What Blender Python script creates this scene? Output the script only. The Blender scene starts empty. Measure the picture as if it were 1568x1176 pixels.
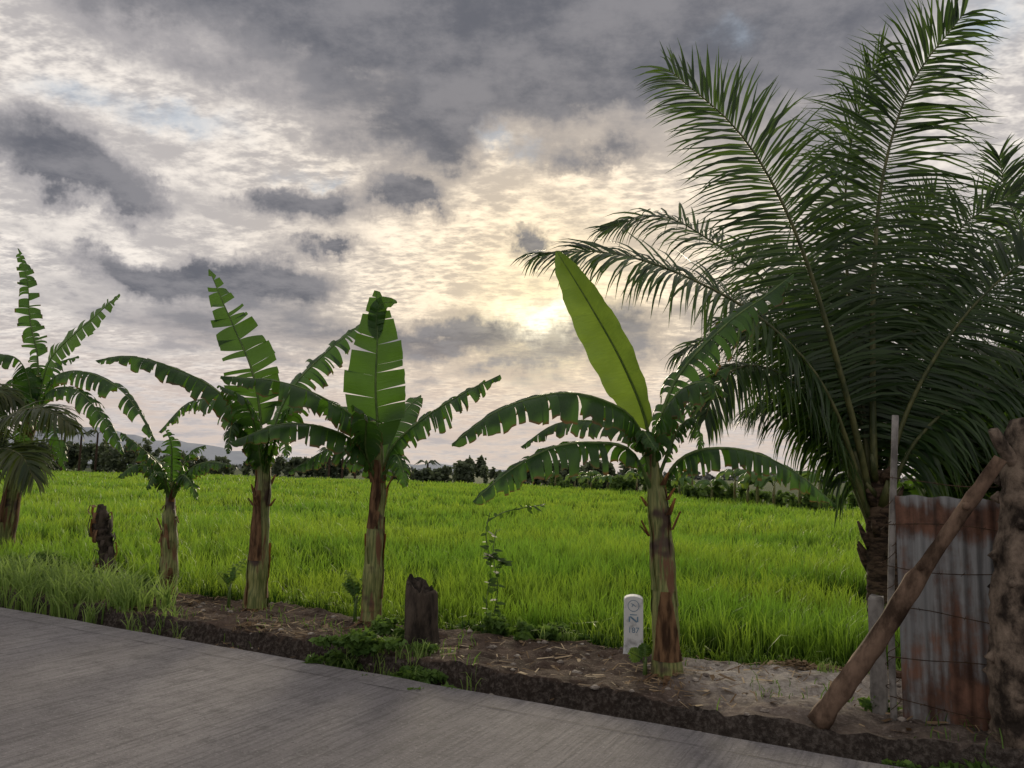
import bpy, math, random
import numpy as np
from mathutils import Matrix, Vector
random.seed(5); np.random.seed(5)
sc=bpy.context.scene
# ---------------------------------------------------------------- camera
FP=1184.0; PITCH=math.radians(6.5); ROLL=math.radians(1.1); EYE=1.6
R=Matrix.Rotation(math.radians(90)+PITCH,3,'X')@Matrix.Rotation(ROLL,3,'Z')
cd=bpy.data.cameras.new('camera'); cam=bpy.data.objects.new('camera',cd); sc.collection.objects.link(cam)
cam.matrix_world=Matrix.Translation((0,0,EYE))@R.to_4x4()
cd.sensor_width=36; cd.lens=36*FP/1568; cd.clip_start=.05; cd.clip_end=9000
sc.camera=cam
def ray(px,py):
    return R@Vector(((px-784)/FP,(588-py)/FP,-1))
def P(px,py,Y):            # surveyed bearing -> point at distance Y
    d=ray(px,py); return np.array(Vector((0,0,EYE))+d*(Y/d.y))
def G(px,py,z=0.0):        # surveyed bearing -> point on level z
    d=ray(px,py); t=(z-EYE)/d.z; return np.array(Vector((0,0,EYE))+d*t)
# ---------------------------------------------------------------- node helpers
class NT:
    def __init__(s,nt): s.nt=nt; s.n=nt.nodes; s.l=nt.links
    def new(s,t,**k):
        n=s.n.new(t)
        for a,b in k.items(): setattr(n,a,b)
        return n
    def set(s,sock,v):
        if isinstance(v,bpy.types.NodeSocket): s.l.new(v,sock)
        elif v is not None: sock.default_value=v
    def m(s,op,a,b=None,c=None,clamp=False):
        n=s.new('ShaderNodeMath',operation=op,use_clamp=clamp)
        for i,v in enumerate((a,b,c)):
            if v is not None: s.set(n.inputs[i],v)
        return n.outputs[0]
    def ss(s,x,a,b,lo=0.,hi=1.):
        n=s.new('ShaderNodeMapRange',interpolation_type='SMOOTHSTEP'); s.set(n.inputs[0],x)
        n.inputs[1].default_value=a;n.inputs[2].default_value=b;n.inputs[3].default_value=lo;n.inputs[4].default_value=hi
        return n.outputs[0]
    def mix(s,f,a,b,bt='MIX'):
        n=s.new('ShaderNodeMix',data_type='RGBA',blend_type=bt); s.set(n.inputs[0],f)
        for i,v in ((6,a),(7,b)):
            if isinstance(v,(tuple,list)): v=tuple(v)+(1,) if len(v)==3 else v
            s.set(n.inputs[i],v)
        return n.outputs[2]
    def noise(s,vec,scale,detail=4,rough=.55,dist=0,out=0):
        n=s.new('ShaderNodeTexNoise'); s.set(n.inputs['Vector'],vec) if vec is not None else None
        n.inputs['Scale'].default_value=scale;n.inputs['Detail'].default_value=detail
        n.inputs['Roughness'].default_value=rough;n.inputs['Distortion'].default_value=dist
        return n.outputs[out]
    def mapv(s,vec,scale=(1,1,1),rot=(0,0,0),loc=(0,0,0)):
        n=s.new('ShaderNodeMapping'); s.set(n.inputs[0],vec); n.inputs[3].default_value=scale
        n.inputs[2].default_value=rot; n.inputs[1].default_value=loc
        return n.outputs[0]
def newmat(name):
    m=bpy.data.materials.new(name); m.use_nodes=True; m.node_tree.nodes.clear()
    return m,NT(m.node_tree)
def finish(t,col,rough=.8,spec=.3,bump=None,bstr=.3,bdist=.01,trans=None,tfac=.4,metal=0.):
    p=t.new('ShaderNodeBsdfPrincipled')
    if isinstance(col,tuple): col=col+(1,)
    t.set(p.inputs['Base Color'],col); t.set(p.inputs['Roughness'],rough); p.inputs['Specular IOR Level'].default_value=spec
    t.set(p.inputs['Metallic'],metal)
    if bump is not None:
        b=t.new('ShaderNodeBump'); b.inputs['Strength'].default_value=bstr; b.inputs['Distance'].default_value=bdist
        t.set(b.inputs['Height'],bump); t.l.new(b.outputs[0],p.inputs['Normal'])
    o=t.new('ShaderNodeOutputMaterial')
    if trans is not None:
        tr=t.new('ShaderNodeBsdfTranslucent'); t.set(tr.inputs[0],trans if not isinstance(trans,tuple) else trans+(1,))
        mx=t.new('ShaderNodeMixShader'); t.set(mx.inputs[0],tfac); t.l.new(p.outputs[0],mx.inputs[1]); t.l.new(tr.outputs[0],mx.inputs[2])
        t.l.new(mx.outputs[0],o.inputs[0])
    else: t.l.new(p.outputs[0],o.inputs[0])
def attr(t):
    a=t.new('ShaderNodeAttribute',attribute_name='tone'); s=t.new('ShaderNodeSeparateXYZ'); t.l.new(a.outputs['Vector'],s.inputs[0])
    return a.outputs['Vector'],s.outputs[0],s.outputs[1],s.outputs[2]
def objc(t): return t.new('ShaderNodeTexCoord').outputs['Object']
# ---------------------------------------------------------------- materials
def mat_banana(name,c1,c2,tc,dry=.97):
    m,t=newmat(name); v,k,u,r=attr(t)
    big=t.noise(objc(t),2.5,3)
    cmb=t.new('ShaderNodeCombineXYZ'); t.set(cmb.inputs[0],t.m('MULTIPLY',u,70.)); t.set(cmb.inputs[1],t.m('MULTIPLY',k,1.5)); t.set(cmb.inputs[2],t.m('MULTIPLY',r,9.))
    vein=t.noise(cmb.outputs[0],2.0,2)
    f=t.m('ADD',t.m('MULTIPLY',r,.35),t.m('ADD',t.m('MULTIPLY',big,.5),t.m('MULTIPLY',vein,.3)))
    col=t.mix(t.ss(f,.3,.9),c1,c2)
    col=t.mix(t.ss(k,0.0,.06,1,0),col,(.13,.20,.05))
    edge=t.ss(t.m('ADD',k,t.m('MULTIPLY',t.noise(objc(t),9,3),.22)),dry+.03,dry+.14)
    col=t.mix(edge,col,(.10,.065,.03))
    tcol=t.mix(t.m('MULTIPLY',vein,.8),tc,tuple(x*.45 for x in tc))
    tcol=t.mix(t.ss(big,.4,.62,0,.6),tcol,tuple(x*.5 for x in tc))
    tcol=t.mix(edge,tcol,(.15,.08,.02))
    finish(t,col,.40,.4,vein,.35,.014,tcol,.42)
    return m
M_leaf=mat_banana('banana_leaf',(.015,.048,.015),(.044,.112,.024),(.11,.26,.024))
M_leafm=mat_banana('banana_leaf_upright',(.02,.062,.016),(.05,.12,.025),(.12,.26,.025),1.2)
M_leafy=mat_banana('banana_leaf_young',(.04,.11,.025),(.08,.18,.035),(.33,.49,.06),1.3)
def mat_simple(name,c1,c2,scale,stretch=(1,1,1),rough=.85,spec=.2,bstr=.4,bdist=.01,det=5,trans=None,tf=.3,lo=.35,hi=.65):
    m,t=newmat(name); n=t.noise(t.mapv(objc(t),stretch),scale,det,.62)
    finish(t,t.mix(t.ss(n,lo,hi),c1,c2),rough,spec,n,bstr,bdist,trans,tf); return m
M_pet=mat_simple('banana_petiole',(.06,.12,.03),(.14,.21,.06),6,(3,3,1),.5,.4,trans=(.15,.28,.04),tf=.15)
# pseudostem: green/olive sheath with brown dry husk patches
m,t=newmat('banana_stem'); oc=objc(t)
n1=t.noise(t.mapv(oc,(9,9,1.4)),1.6,5,.6); n2=t.noise(t.mapv(oc,(30,30,2)),2,4,.6); n3=t.noise(t.mapv(oc,(1,1,1.2)),2.3,3)
c=t.mix(t.ss(n2,.35,.65),(.085,.115,.030),(.24,.25,.09)); c=t.mix(t.ss(n1,.53,.62),c,(.14,.07,.035)); c=t.mix(t.ss(n3,.56,.66),c,(.05,.03,.022))
finish(t,c,.5,.4,n2,.6,.012); M_stem=m
M_dry=mat_simple('dry_sheath',(.045,.026,.016),(.22,.13,.07),8,(3,3,.6),.8,.15,.5,trans=(.3,.14,.05),tf=.2)
m,t=newmat('palm_leaflet'); v,k,u,r=attr(t)
c=t.mix(r,(.010,.028,.009),(.029,.064,.015)); c=t.mix(t.ss(u,.93,1.0),c,(.12,.10,.035)); 
finish(t,c,.38,.34,None,trans=t.mix(r,(.035,.09,.010),(.13,.23,.027)),tfac=.31); M_palm=m
M_rach=mat_simple('palm_rachis',(.035,.05,.018),(.11,.115,.045),5,(2,2,1),.5,.3)
m,t=newmat('palm_leaflet_brown'); v,k,u,r=attr(t)
finish(t,t.mix(r,(.014,.035,.010),(.060,.070,.020)),.4,.35,None,trans=(.12,.18,.03),tfac=.3); M_palmb=m
M_bark=mat_simple('palm_bark',(.02,.015,.012),(.10,.07,.05),7,(1,1,3),.95,.1,.9,.03)
M_bark2=mat_simple('old_bark',(.025,.02,.017),(.24,.19,.15),8,(1,1,.7),.95,.1,1.0,.05,det=7,lo=.36,hi=.68)
M_log=mat_simple('log_wood',(.04,.026,.018),(.19,.13,.095),7,(1,1,.5),.88,.12,.9,.04,det=8)
M_stump=mat_simple('stump_wood',(.018,.015,.013),(.085,.068,.055),9,(1,1,.4),.9,.15,1.,.05,det=7)
def mat_foliage(name,c1,c2,tc,tf=.3,rough=.6,spec=.2):
    m,t=newmat(name); v,k,u,r=attr(t)
    finish(t,t.mix(r,c1,c2),rough,spec,None,trans=tc,tfac=tf); return m
M_far=mat_foliage('distant_foliage',(.055,.075,.052),(.13,.16,.095),(.12,.16,.07),.25)  # greens greyed slightly: distance haze is put into the colours
M_farther=mat_foliage('hazy_foliage',(.17,.19,.19),(.23,.245,.23),(.10,.12,.09),.15)  # pale grey tones, aerial haze painted into the foliage colour
M_hedge=mat_foliage('hedge_foliage',(.028,.06,.02),(.12,.19,.05),(.18,.30,.05),.32)
M_bush=mat_foliage('bush_foliage',(.02,.045,.012),(.07,.13,.025),(.14,.28,.03),.35)
M_weed=mat_foliage('weed_foliage',(.035,.08,.018),(.11,.19,.045),(.20,.34,.05),.33)
M_grass=mat_foliage('grass_foliage',(.07,.14,.03),(.24,.33,.10),(.34,.50,.11),.4)
M_straw=mat_foliage('straw',(.12,.075,.04),(.42,.32,.20),(.3,.2,.1),.1,.8)
# rice
m,t=newmat('rice_blades'); v,k,u,r=attr(t); oc=objc(t)
n=t.noise(t.mapv(oc,(.16,.40,.001),(0,0,.3)),1.0,4,.6); nf=t.ss(n,.36,.64)
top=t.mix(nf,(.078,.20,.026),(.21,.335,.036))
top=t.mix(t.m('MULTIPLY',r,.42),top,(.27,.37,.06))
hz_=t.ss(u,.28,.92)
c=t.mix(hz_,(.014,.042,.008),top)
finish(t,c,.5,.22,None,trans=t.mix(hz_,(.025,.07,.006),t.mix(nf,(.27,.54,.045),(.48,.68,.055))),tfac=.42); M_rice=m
# ground
m,t=newmat('ground_soil'); oc=objc(t); tv=t.new('ShaderNodeAttribute',attribute_name='tone'); sp=t.new('ShaderNodeSeparateXYZ'); t.l.new(tv.outputs['Vector'],sp.inputs[0])
a=t.noise(oc,3,6,.65); b=t.noise(oc,28,5,.7)
c=t.mix(t.ss(a,.35,.65),(.050,.036,.029),(.125,.09,.072)); c=t.mix(t.ss(b,.52,.72),c,(.21,.165,.14))
sand=t.mix(t.ss(b,.3,.7),(.32,.285,.26),(.54,.50,.46))
c=t.mix(t.m('MULTIPLY',sp.outputs[0],t.ss(a,.28,.5)),c,sand)
gr=t.mix(a,(.015,.035,.008),(.04,.07,.015))
c=t.mix(sp.outputs[1],c,gr); c=t.mix(sp.outputs[2],c,t.mix(t.ss(b,.4,.7),(.022,.018,.016),(.10,.088,.08)))
hb=t.m('ADD',t.m('MULTIPLY',a,1.),t.m('MULTIPLY',b,.6))
finish(t,c,.95,.1,hb,1.,.06); M_soil=m
# road concrete
m,t=newmat('road_concrete'); oc=objc(t)
a=t.noise(oc,.5,5,.6); b=t.noise(oc,42,5,.72); s=t.noise(t.mapv(oc,(20,.8,1),(0,0,.10)),1.5,6,.72); pt=t.noise(oc,5.5,7,.75)
c=t.mix(t.ss(a,.35,.65),(.255,.243,.255),(.345,.33,.342)); c=t.mix(t.ss(pt,.45,.68,0,.85),c,(.185,.176,.185)); c=t.mix(t.ss(s,.42,.66,0,.6),c,(.12,.114,.12))
c=t.mix(t.ss(b,.56,.70,0,.6),c,(.55,.53,.535)); c=t.mix(t.ss(b,.32,.44,.65,0),c,(.07,.068,.07))
h=t.m('ADD',t.m('MULTIPLY',s,1.2),t.m('MULTIPLY',b,1.))
finish(t,c,.85,.2,h,1.,.03); M_road=m
M_seal=mat_simple('joint_filler',(.08,.078,.08),(.15,.145,.15),6)
# corrugated metal
m,t=newmat('corrugated_metal'); oc=objc(t)
r1=t.noise(t.mapv(oc,(5,5,.8)),1.3,5,.6); r2=t.noise(oc,4,6,.65); r3=t.noise(t.mapv(oc,(26,26,1.6)),1,3,.6)
zz=t.new('ShaderNodeSeparateXYZ'); t.l.new(oc,zz.inputs[0])
band=t.ss(t.m('ABSOLUTE',t.m('SUBTRACT',zz.outputs[2],1.36)),.0,.18,.14,0)
band=t.m('ADD',band,t.ss(t.m('ABSOLUTE',t.m('SUBTRACT',zz.outputs[2],.22)),.0,.35,.10,0))
f=t.ss(t.m('ADD',t.m('ADD',t.m('MULTIPLY',r1,.62),t.m('MULTIPLY',r2,.38)),band),.44,.60)
g0=t.mix(r3,(.14,.145,.15),(.36,.375,.39)); ru=t.mix(t.ss(r2,.35,.7),(.06,.034,.026),(.21,.11,.075)); c=t.mix(f,g0,ru)
c=t.mix(t.ss(r3,.52,.7,0,.5),c,(.04,.035,.03))
finish(t,c,t.m('MULTIPLY_ADD',f,.3,.55),.3,r2,.3,.01,metal=t.m('MULTIPLY_ADD',f,-.3,.3)); M_corr=m
M_post=mat_simple('weathered_paint',(.11,.105,.10),(.26,.25,.24),9,(1,1,.7),.85,.2,.5,.02,det=7)
M_wire=mat_simple('rusty_wire',(.03,.02,.015),(.08,.05,.03),20)
M_white=mat_simple('marker_white_paint',(.30,.31,.33),(.62,.64,.67),9,(1,1,1),.75,.25,.4,.006,det=7,lo=.3,hi=.52)
M_blue=mat_simple('marker_blue_paint',(.08,.17,.28),(.18,.28,.38),20)
M_hill=mat_simple('hazy_hill',(.34,.37,.42),(.39,.42,.46),.01,rough=1,spec=0,bstr=0)  # pale blue base colour stands in for haze over the hills
M_stone=mat_simple('stone',(.12,.10,.09),(.32,.29,.26),14)
# ---------------------------------------------------------------- mesh builders
class MB:
    def __init__(s): s.v=[];s.f=[];s.m=[];s.a=[]
    def add(s,vs,fs,mat=0,at=None):
        o=len(s.v); s.v.extend([tuple(x) for x in vs]); s.a.extend(at if at is not None else [(0,0,0)]*len(vs))
        for f in fs: s.f.append(tuple(i+o for i in f)); s.m.append(mat)
    def obj(s,name,mats,smooth=True,parent=None):
        me=bpy.data.meshes.new(name); me.from_pydata(s.v,[],s.f); 
        for m in mats: me.materials.append(m)
        me.polygons.foreach_set('material_index',s.m)
        if smooth: me.polygons.foreach_set('use_smooth',[True]*len(s.f))
        at=me.attributes.new('tone','FLOAT_VECTOR','POINT'); at.data.foreach_set('vector',np.array(s.a,dtype=np.float32).ravel())
        me.update(); ob=bpy.data.objects.new(name,me); sc.collection.objects.link(ob)
        if parent: ob.parent=parent
        return ob
def npobj(name,V,loops,starts,tone,mat,smooth=False):
    me=bpy.data.meshes.new(name); me.vertices.add(len(V)); me.loops.add(len(loops)); me.polygons.add(len(starts))
    me.vertices.foreach_set('co',V.astype(np.float32).ravel()); me.loops.foreach_set('vertex_index',loops.astype(np.int32))
    me.polygons.foreach_set('loop_start',starts.astype(np.int32))
    me.materials.append(mat); at=me.attributes.new('tone','FLOAT_VECTOR','POINT'); at.data.foreach_set('vector',tone.astype(np.float32).ravel())
    if smooth: me.polygons.foreach_set('use_smooth',np.ones(len(starts),bool))
    me.update(calc_edges=True)
    ob=bpy.data.objects.new(name,me); sc.collection.objects.link(ob); return ob
def nrm(v): return v/(np.linalg.norm(v)+1e-9)
def catmull(pts,n):
    p=np.array(pts,float); p=np.vstack([2*p[0]-p[1],p,2*p[-1]-p[-2]]); out=[]
    m=len(p)-3
    for i in range(n):
        s=i/(n-1)*m; k=min(int(s),m-1); t=s-k; a,b,c,d=p[k:k+4]
        out.append(.5*((2*b)+(c-a)*t+(2*a-5*b+4*c-d)*t*t+(-a+3*b-3*c+d)*t**3))
    out=np.array(out)
    L=np.r_[0,np.cumsum(np.linalg.norm(np.diff(out,axis=0),axis=1))]; q=np.linspace(0,L[-1],n)
    return np.stack([np.interp(q,L,out[:,i]) for i in range(3)],1)
def tube(mb,C,rad,ns=8,mat=0,jit=0.,cap=True,rnd=random,tone=(0,0,.5)):
    C=np.array(C,float); n=len(C); T=np.gradient(C,axis=0); ref=np.array([.3,-1,.1])
    vs=[]
    ph=[rnd.uniform(-jit,jit) for _ in range(ns)]
    for i in range(n):
        t=nrm(T[i]); a=nrm(np.cross(t,ref)); 
        if abs(t[1])>.9: a=nrm(np.cross(t,np.array([1,0,.2])))
        b=np.cross(t,a); r=rad[i] if hasattr(rad,'__len__') else rad
        for j in range(ns):
            th=2*math.pi*j/ns; rr=r*(1+ph[j]+rnd.uniform(-jit,jit)*.6)
            vs.append(C[i]+a*math.cos(th)*rr+b*math.sin(th)*rr)
    fs=[(i*ns+j,i*ns+(j+1)%ns,(i+1)*ns+(j+1)%ns,(i+1)*ns+j) for i in range(n-1) for j in range(ns)]
    if cap: fs.append(tuple(range(ns))[::-1]); fs.append(tuple((n-1)*ns+j for j in range(ns)))
    mb.add(vs,fs,mat,[tone]*len(vs))
DOWN=np.array([0,0,-1.])
def bleaf(mb,pts,hw,N0=(0,-.45,1),tear=0.,droop=30,hang=.2,pet=.14,seed=0,mat=0,pr=.018,nst=0,taper=0.):
    rd=random.Random(seed); C=catmull(pts,61); T=np.gradient(C,axis=0)
    T/=np.linalg.norm(T,axis=1)[:,None]; N0=np.array(N0,float)
    if tear>0: tear=min(.95,tear*1.3+.10)
    def at(u):
        x=max(0,min(1,pet+(1-pet)*u))*60; i=min(int(x),59); f=x-i; return C[i]*(1-f)+C[i+1]*f, nrm(T[i]*(1-f)+T[i+1]*f)
    tube(mb,C[::3],np.linspace(pr,.003,21),6,1)
    cnt=nst if nst else (int(9+20*tear) if tear>0 else 14)
    def prof(u): return max(0,math.sin(math.pi*min(1,max(0,u)**.76)))**.62*(1-taper*u)
    nk=6
    for side in (-1,1):
        b=np.array([rd.uniform(.3,1.7) if tear>0 else 1. for _ in range(cnt)],float); b=np.r_[0,np.cumsum(b)]; b=b/b[-1]
        for i in range(cnt):
            if rd.random()<tear*.09: continue
            u0,u1=b[i],b[i+1]; um=(u0+u1)/2; gap=tear*rd.uniform(.0,.6); ex=tear*rd.uniform(-.3,.65); lf=1-tear*rd.uniform(0,.35); tl=tear*rd.uniform(-.35,.4)
            toner=rd.random() if tear>0 else .5
            vs=[];aa=[];nl=4
            for j in range(nl):
                uj=u0+(u1-u0)*j/(nl-1); off=np.zeros(3)
                for k in range(nk):
                    kk=k/(nk-1); us=um+(uj-um)*(1-gap*kk**1.2)
                    c,tt=at(us); n=nrm(N0-tt*np.dot(N0,tt)); s=np.cross(tt,n)*side
                    if k>0:
                        th=math.radians(droop)*(-.45+1.6*kk)+ex*kk
                        if droop<-40: th=math.radians(droop)
                        d=s*math.cos(th)-n*math.sin(th)+tt*(.22+tl*kk)
                        h=min(.95,max(0,(hang+ex*.4)*kk*1.3)); d=nrm(nrm(d)*(1-h)+DOWN*h)
                        edge=1+.05*math.sin(us*90+side)*(k==nk-1)
                        off=off+d*(hw*prof(uj if tear<.25 else um*.4+uj*.6)*lf*edge/(nk-1))
                    p=c+off+n*(.018*math.sin(us*40+side*2)*kk+.008*math.sin(us*95)*kk)
                    vs.append(p); aa.append((kk,us,toner))
            fs=[(j*nk+k,j*nk+k+1,(j+1)*nk+k+1,(j+1)*nk+k) for j in range(nl-1) for k in range(nk-1)]
            mb.add(vs,fs,mat,aa)
def frond(mb,pts,Lm,N0=(0,0,1),n=66,droop=.35,w=.0160,seed=0,start=.22,mat=0,pr=.035,vee=.12):
    n=int(n*1.75)
    rd=random.Random(seed); C=catmull(pts,61); T=np.gradient(C,axis=0); T/=np.linalg.norm(T,axis=1)[:,None]; N0=np.array(N0,float)
    tube(mb,C[::3],np.linspace(pr,.004,21)**1.0,6,1)
    for side in (-1,1):
        for i in range(n):
            u=(i+rd.uniform(-.4,.4))/(n-1); u=max(0,min(1,u)); x=(start+(1-start)*u)*60; k=min(int(x),59); f=x-k
            if rd.random()<.03: continue
            c=C[k]*(1-f)+C[k+1]*f; tt=T[k]; nn=nrm(N0-tt*np.dot(N0,tt)); s=np.cross(tt,nn)*side
            a=math.radians(10+18*u+32*u**3+rd.uniform(-7,7)); d=nrm(s*math.cos(a)+tt*math.sin(a)+nn*(vee+rd.uniform(-.18,.18)))
            L=Lm*(.55+.45*math.sin(math.pi*min(1,u*.8+.12)))*(1-.45*u**4)*rd.uniform(.85,1.06)
            tn=rd.random(); g=droop*rd.uniform(.4,1.6); p=c.copy(); vs=[];aa=[]; ww=w*rd.uniform(.8,1.2)
            tw=nn+s*rd.uniform(-.6,.6)+tt*rd.uniform(-.3,.6)
            J=5
            for j in range(J):
                q=j/(J-1); wd=ww*(.5,1.,.85,.5,.04)[j]; sv=nrm(np.cross(d,tw))*wd
                vs+= [p-sv,p+sv]; aa+=[(0,q,tn),(1,q,tn)]
                d=nrm(d+DOWN*g*(.30+.6*q)*.80); p=p+d*L/(J-1)
            mb.add(vs,[(2*j,2*j+1,2*j+3,2*j+2) for j in range(J-1)],mat,aa)
def blades(name,bx,by,bz,h,w,lean,mat,seed=0,face=None):
    rs=np.random.RandomState(seed); n=len(bx); az=rs.uniform(0,2*np.pi,n); wa=rs.uniform(0,2*np.pi,n)
    la=lean*h*rs.uniform(.2,1.3,n); V=np.zeros((n,7,3)); tone=np.zeros((n,7,3)); r=rs.rand(n)
    lv=[(0,0,1.),(.45,.12,1.),(.8,.45,.75),(1.0,1.0,0)]
    dx,dy=np.cos(az),np.sin(az); wx,wy=np.cos(wa),np.sin(wa); idx=0
    for li,(zf,lf,wf) in enumerate(lv):
        zz=h*zf - (la*.25 if li==3 else 0)
        for sg in ((-1,1) if li<3 else (0,)):
            V[:,idx,0]=bx+dx*la*lf+wx*w*wf*sg; V[:,idx,1]=by+dy*la*lf+wy*w*wf*sg; V[:,idx,2]=bz+zz
            tone[:,idx,0]=0; tone[:,idx,1]=zf; tone[:,idx,2]=r; idx+=1
    base=(np.arange(n)*7)[:,None]; lp=(base+np.array([0,1,3,2,2,3,5,4,4,5,6])[None]).ravel()
    st=((np.arange(n)*11)[:,None]+np.array([0,4,8])[None]).ravel()
    return npobj(name,V.reshape(-1,3),lp,st,tone.reshape(-1,3),mat)
def leafcloud(name,ells,n,size,mat,elong=1.7,bias=.45,seed=0,up=.4):
    rs=np.random.RandomState(seed); E=np.array(ells,float); vol=(E[:,3]*E[:,4]*E[:,5])**(2/3); k=rs.choice(len(E),n,p=vol/vol.sum())
    d=rs.normal(size=(n,3)); d/=np.linalg.norm(d,axis=1)[:,None]; rr=rs.rand(n)**bias*(1+.12*rs.normal(size=n))
    c=E[k,:3]+d*rr[:,None]*E[k,3:6]
    a=rs.normal(size=(n,3)); a[:,2]*=.7; a/=np.linalg.norm(a,axis=1)[:,None]; q=rs.normal(size=(n,3))+np.array([0,0,up]); b=np.cross(a,q); b/=np.linalg.norm(b,axis=1)[:,None]
    sz=(size*rs.uniform(.6,1.4,n))[:,None]
    V=np.stack([c-a*sz*elong*.5,c+b*sz*.5,c+a*sz*elong*.5,c-b*sz*.5],1)
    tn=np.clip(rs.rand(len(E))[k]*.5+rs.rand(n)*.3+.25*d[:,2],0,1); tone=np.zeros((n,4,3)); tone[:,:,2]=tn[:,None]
    return npobj(name,V.reshape(-1,3),np.arange(n*4),np.arange(n)*4,tone.reshape(-1,3),mat)
# ---------------------------------------------------------------- road frame
A=G(0,928);B=G(1400,1176); D=nrm((B-A)*[1,1,0]); NV=np.array([-D[1],D[0],0]);
if NV[1]<0: NV=-NV
def st(x,y): 
    dx,dy=x-B[0],y-B[1]; return dx*D[0]+dy*D[1], dx*NV[0]+dy*NV[1]
def XY(s,t): return B[0]+D[0]*s+NV[0]*t, B[1]+D[1]*s+NV[1]*t
def field_t(s): # where the rice begins
    x=B[0]+D[0]*s; return 1.85+np.maximum(0,x-.4)*.40+.12*np.sin(s*1.7)
def vn(x,y):
    return (np.sin(x*3.1+1.3*np.sin(y*2.3))+np.sin(y*4.7+1.1*np.sin(x*3.9))+.5*np.sin(x*11+y*7)+.5*np.sin(y*13-x*9))/3
RS=np.random.RandomState(77); GN=RS.rand(512,512)
def gn(x,y,f):
    u=x*f; v=y*f; i=np.floor(u).astype(int); j=np.floor(v).astype(int); a=u-i; b=v-j; a=a*a*(3-2*a); b=b*b*(3-2*b)
    g=lambda p,q: GN[p%512,q%512]
    return (g(i,j)*(1-a)+g(i+1,j)*a)*(1-b)+(g(i,j+1)*(1-a)+g(i+1,j+1)*a)*b-.5
def edge_t(x,y,s): return .20+.03*np.sin(s*2.1)+.07*gn(x,y,3.)+.05*gn(x,y,9.)
def H(x,y):
    x=np.asarray(x,float); y=np.asarray(y,float)
    s,t=st(x,y); f=field_t(s); e=edge_t(x,y,s)
    z=np.where(t<e,-.075+.03*gn(x,y,11.),np.where(t<e+.035,-.075+(t-e)/.035*.165,.09))
    z=z+np.where(t>e+.035,.015*vn(x,y)+.05*gn(x,y,2.3)+.045*gn(x,y,7.)+.03*gn(x,y,17.)-.01*np.clip((t-e),0,1),0)
    dd=np.clip((t-(f-.45))/.5,0,1); z=z-dd*dd*(3-2*dd)*.32*(t>e)
    return np.where(t<-.05,-.12,z)
ss=np.r_[-900,-500,-300,-200,-140,-100,-70,-50,-38,-30,-24,np.arange(-19,-12,.12),np.arange(-12,4.5,.05),5,6,8,11,15,22,32,50,80,150,300,600,1000]
tt=np.r_[-600,-200,-60,-20,-8,-4,-2,-1,-.4,-.1,np.arange(0,.5,.016),np.arange(.5,4.5,.04),4.8,5.6,6.2,7,8,10,13,17,22,30,40,55,75,100,150,220,350,600,1000,1800,3500]
S,Tt=np.meshgrid(ss,tt,indexing='ij'); X,Y=XY(S,Tt); Z=H(X,Y)
ni,nj=S.shape; idx=np.arange(ni*nj).reshape(ni,nj)
q=np.stack([idx[:-1,:-1],idx[1:,:-1],idx[1:,1:],idx[:-1,1:]],-1).reshape(-1)
tone=np.zeros((ni*nj,3)); sp=G(1195,1048); sd=np.exp(-(((X-sp[0])/.75)**2+((Y-sp[1])/.75)**2)**1.3); sd2=.15*(X>1.3)*(Tt<2.5)
tone[:,0]=np.clip(sd*1.2+sd2,0,1).ravel(); tone[:,1]=np.clip((Tt-field_t(S)+.2)/.4,0,1).ravel()
ed=edge_t(X,Y,S); tone[:,2]=(((Tt>ed-.06)&(Tt<ed+.045))*.85+((Tt>-.1)&(Tt<=ed-.06))*.35).ravel()
gr=npobj('ground',np.stack([X,Y,Z],-1).reshape(-1,3),q,np.arange(len(q)//4)*4,tone,M_soil,True)
# road slab with chamfered edge, in road-aligned object coordinates
mb=MB(); prof=[(-7.0,-.1),(-7.0,0.0),(-3.5,.0),(-.03,0),(0,-.02),(0,-.1)]
sl=np.r_[-120,-60,-30,np.arange(-20,8,.25),12,30,60,120]; rd=random.Random(3)
vs=[(s,t+(rd.uniform(-.012,.012) if t>-.1 else 0),z) for s in sl for (t,z) in prof]; n=len(prof)
fs=[(i*n+j,(i+1)*n+j,(i+1)*n+j+1,i*n+j+1) for i in range(len(sl)-1) for j in range(n-1)]
mb.add(vs,fs); road=mb.obj('road',[M_road],False)
road.matrix_world=Matrix(((D[0],NV[0],0,B[0]),(D[1],NV[1],0,B[1]),(0,0,1,0),(0,0,0,1)))
mb=MB(); pa=[]
for i in range(320):
    a=-60+i*.25; pa+= [(a,-.30-.004-.003*math.sin(i*1.7),.004),(a,-.30+.003+.003*math.sin(i*2.9),.004)]
mb.add(pa,[(2*i,2*i+2,2*i+3,2*i+1) for i in range(319)])
jo=mb.obj('joint_seal',[M_seal],False,road)
# ---------------------------------------------------------------- rice field
def far_edge(b): return np.interp(b,[-1.2,-.61,-.3,-.07,.1,.35,.45,1.2],[170,150,118,98,74,39,36,34])
rs=np.random.RandomState(3); nc=27000
b=rs.uniform(-1.0,.85,nc); y=np.exp(rs.uniform(np.log(5.5),np.log(170),nc)); x=b*y
s,t=st(x,y); ok=(t>field_t(s)+.05)&(y<far_edge(b)+2*np.sin(b*30))&~((x>4.1)&(y<11)); x,y=x[ok],y[ok]
per=14; dist=np.maximum(1,y/9.5)
bx=np.repeat(x,per); by=np.repeat(y,per); ds=np.repeat(dist,per); n=len(bx)
bx=bx+rs.normal(size=n)*.05*ds; by=by+rs.normal(size=n)*.05*ds
hh=.65+.06*np.sin(x*.9+np.sin(y*.7))+.05*np.sin(y*.53+x*.3)+.055*rs.normal(size=len(x)); h=np.repeat(hh,per)*rs.uniform(.70,1.09,n)
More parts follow.
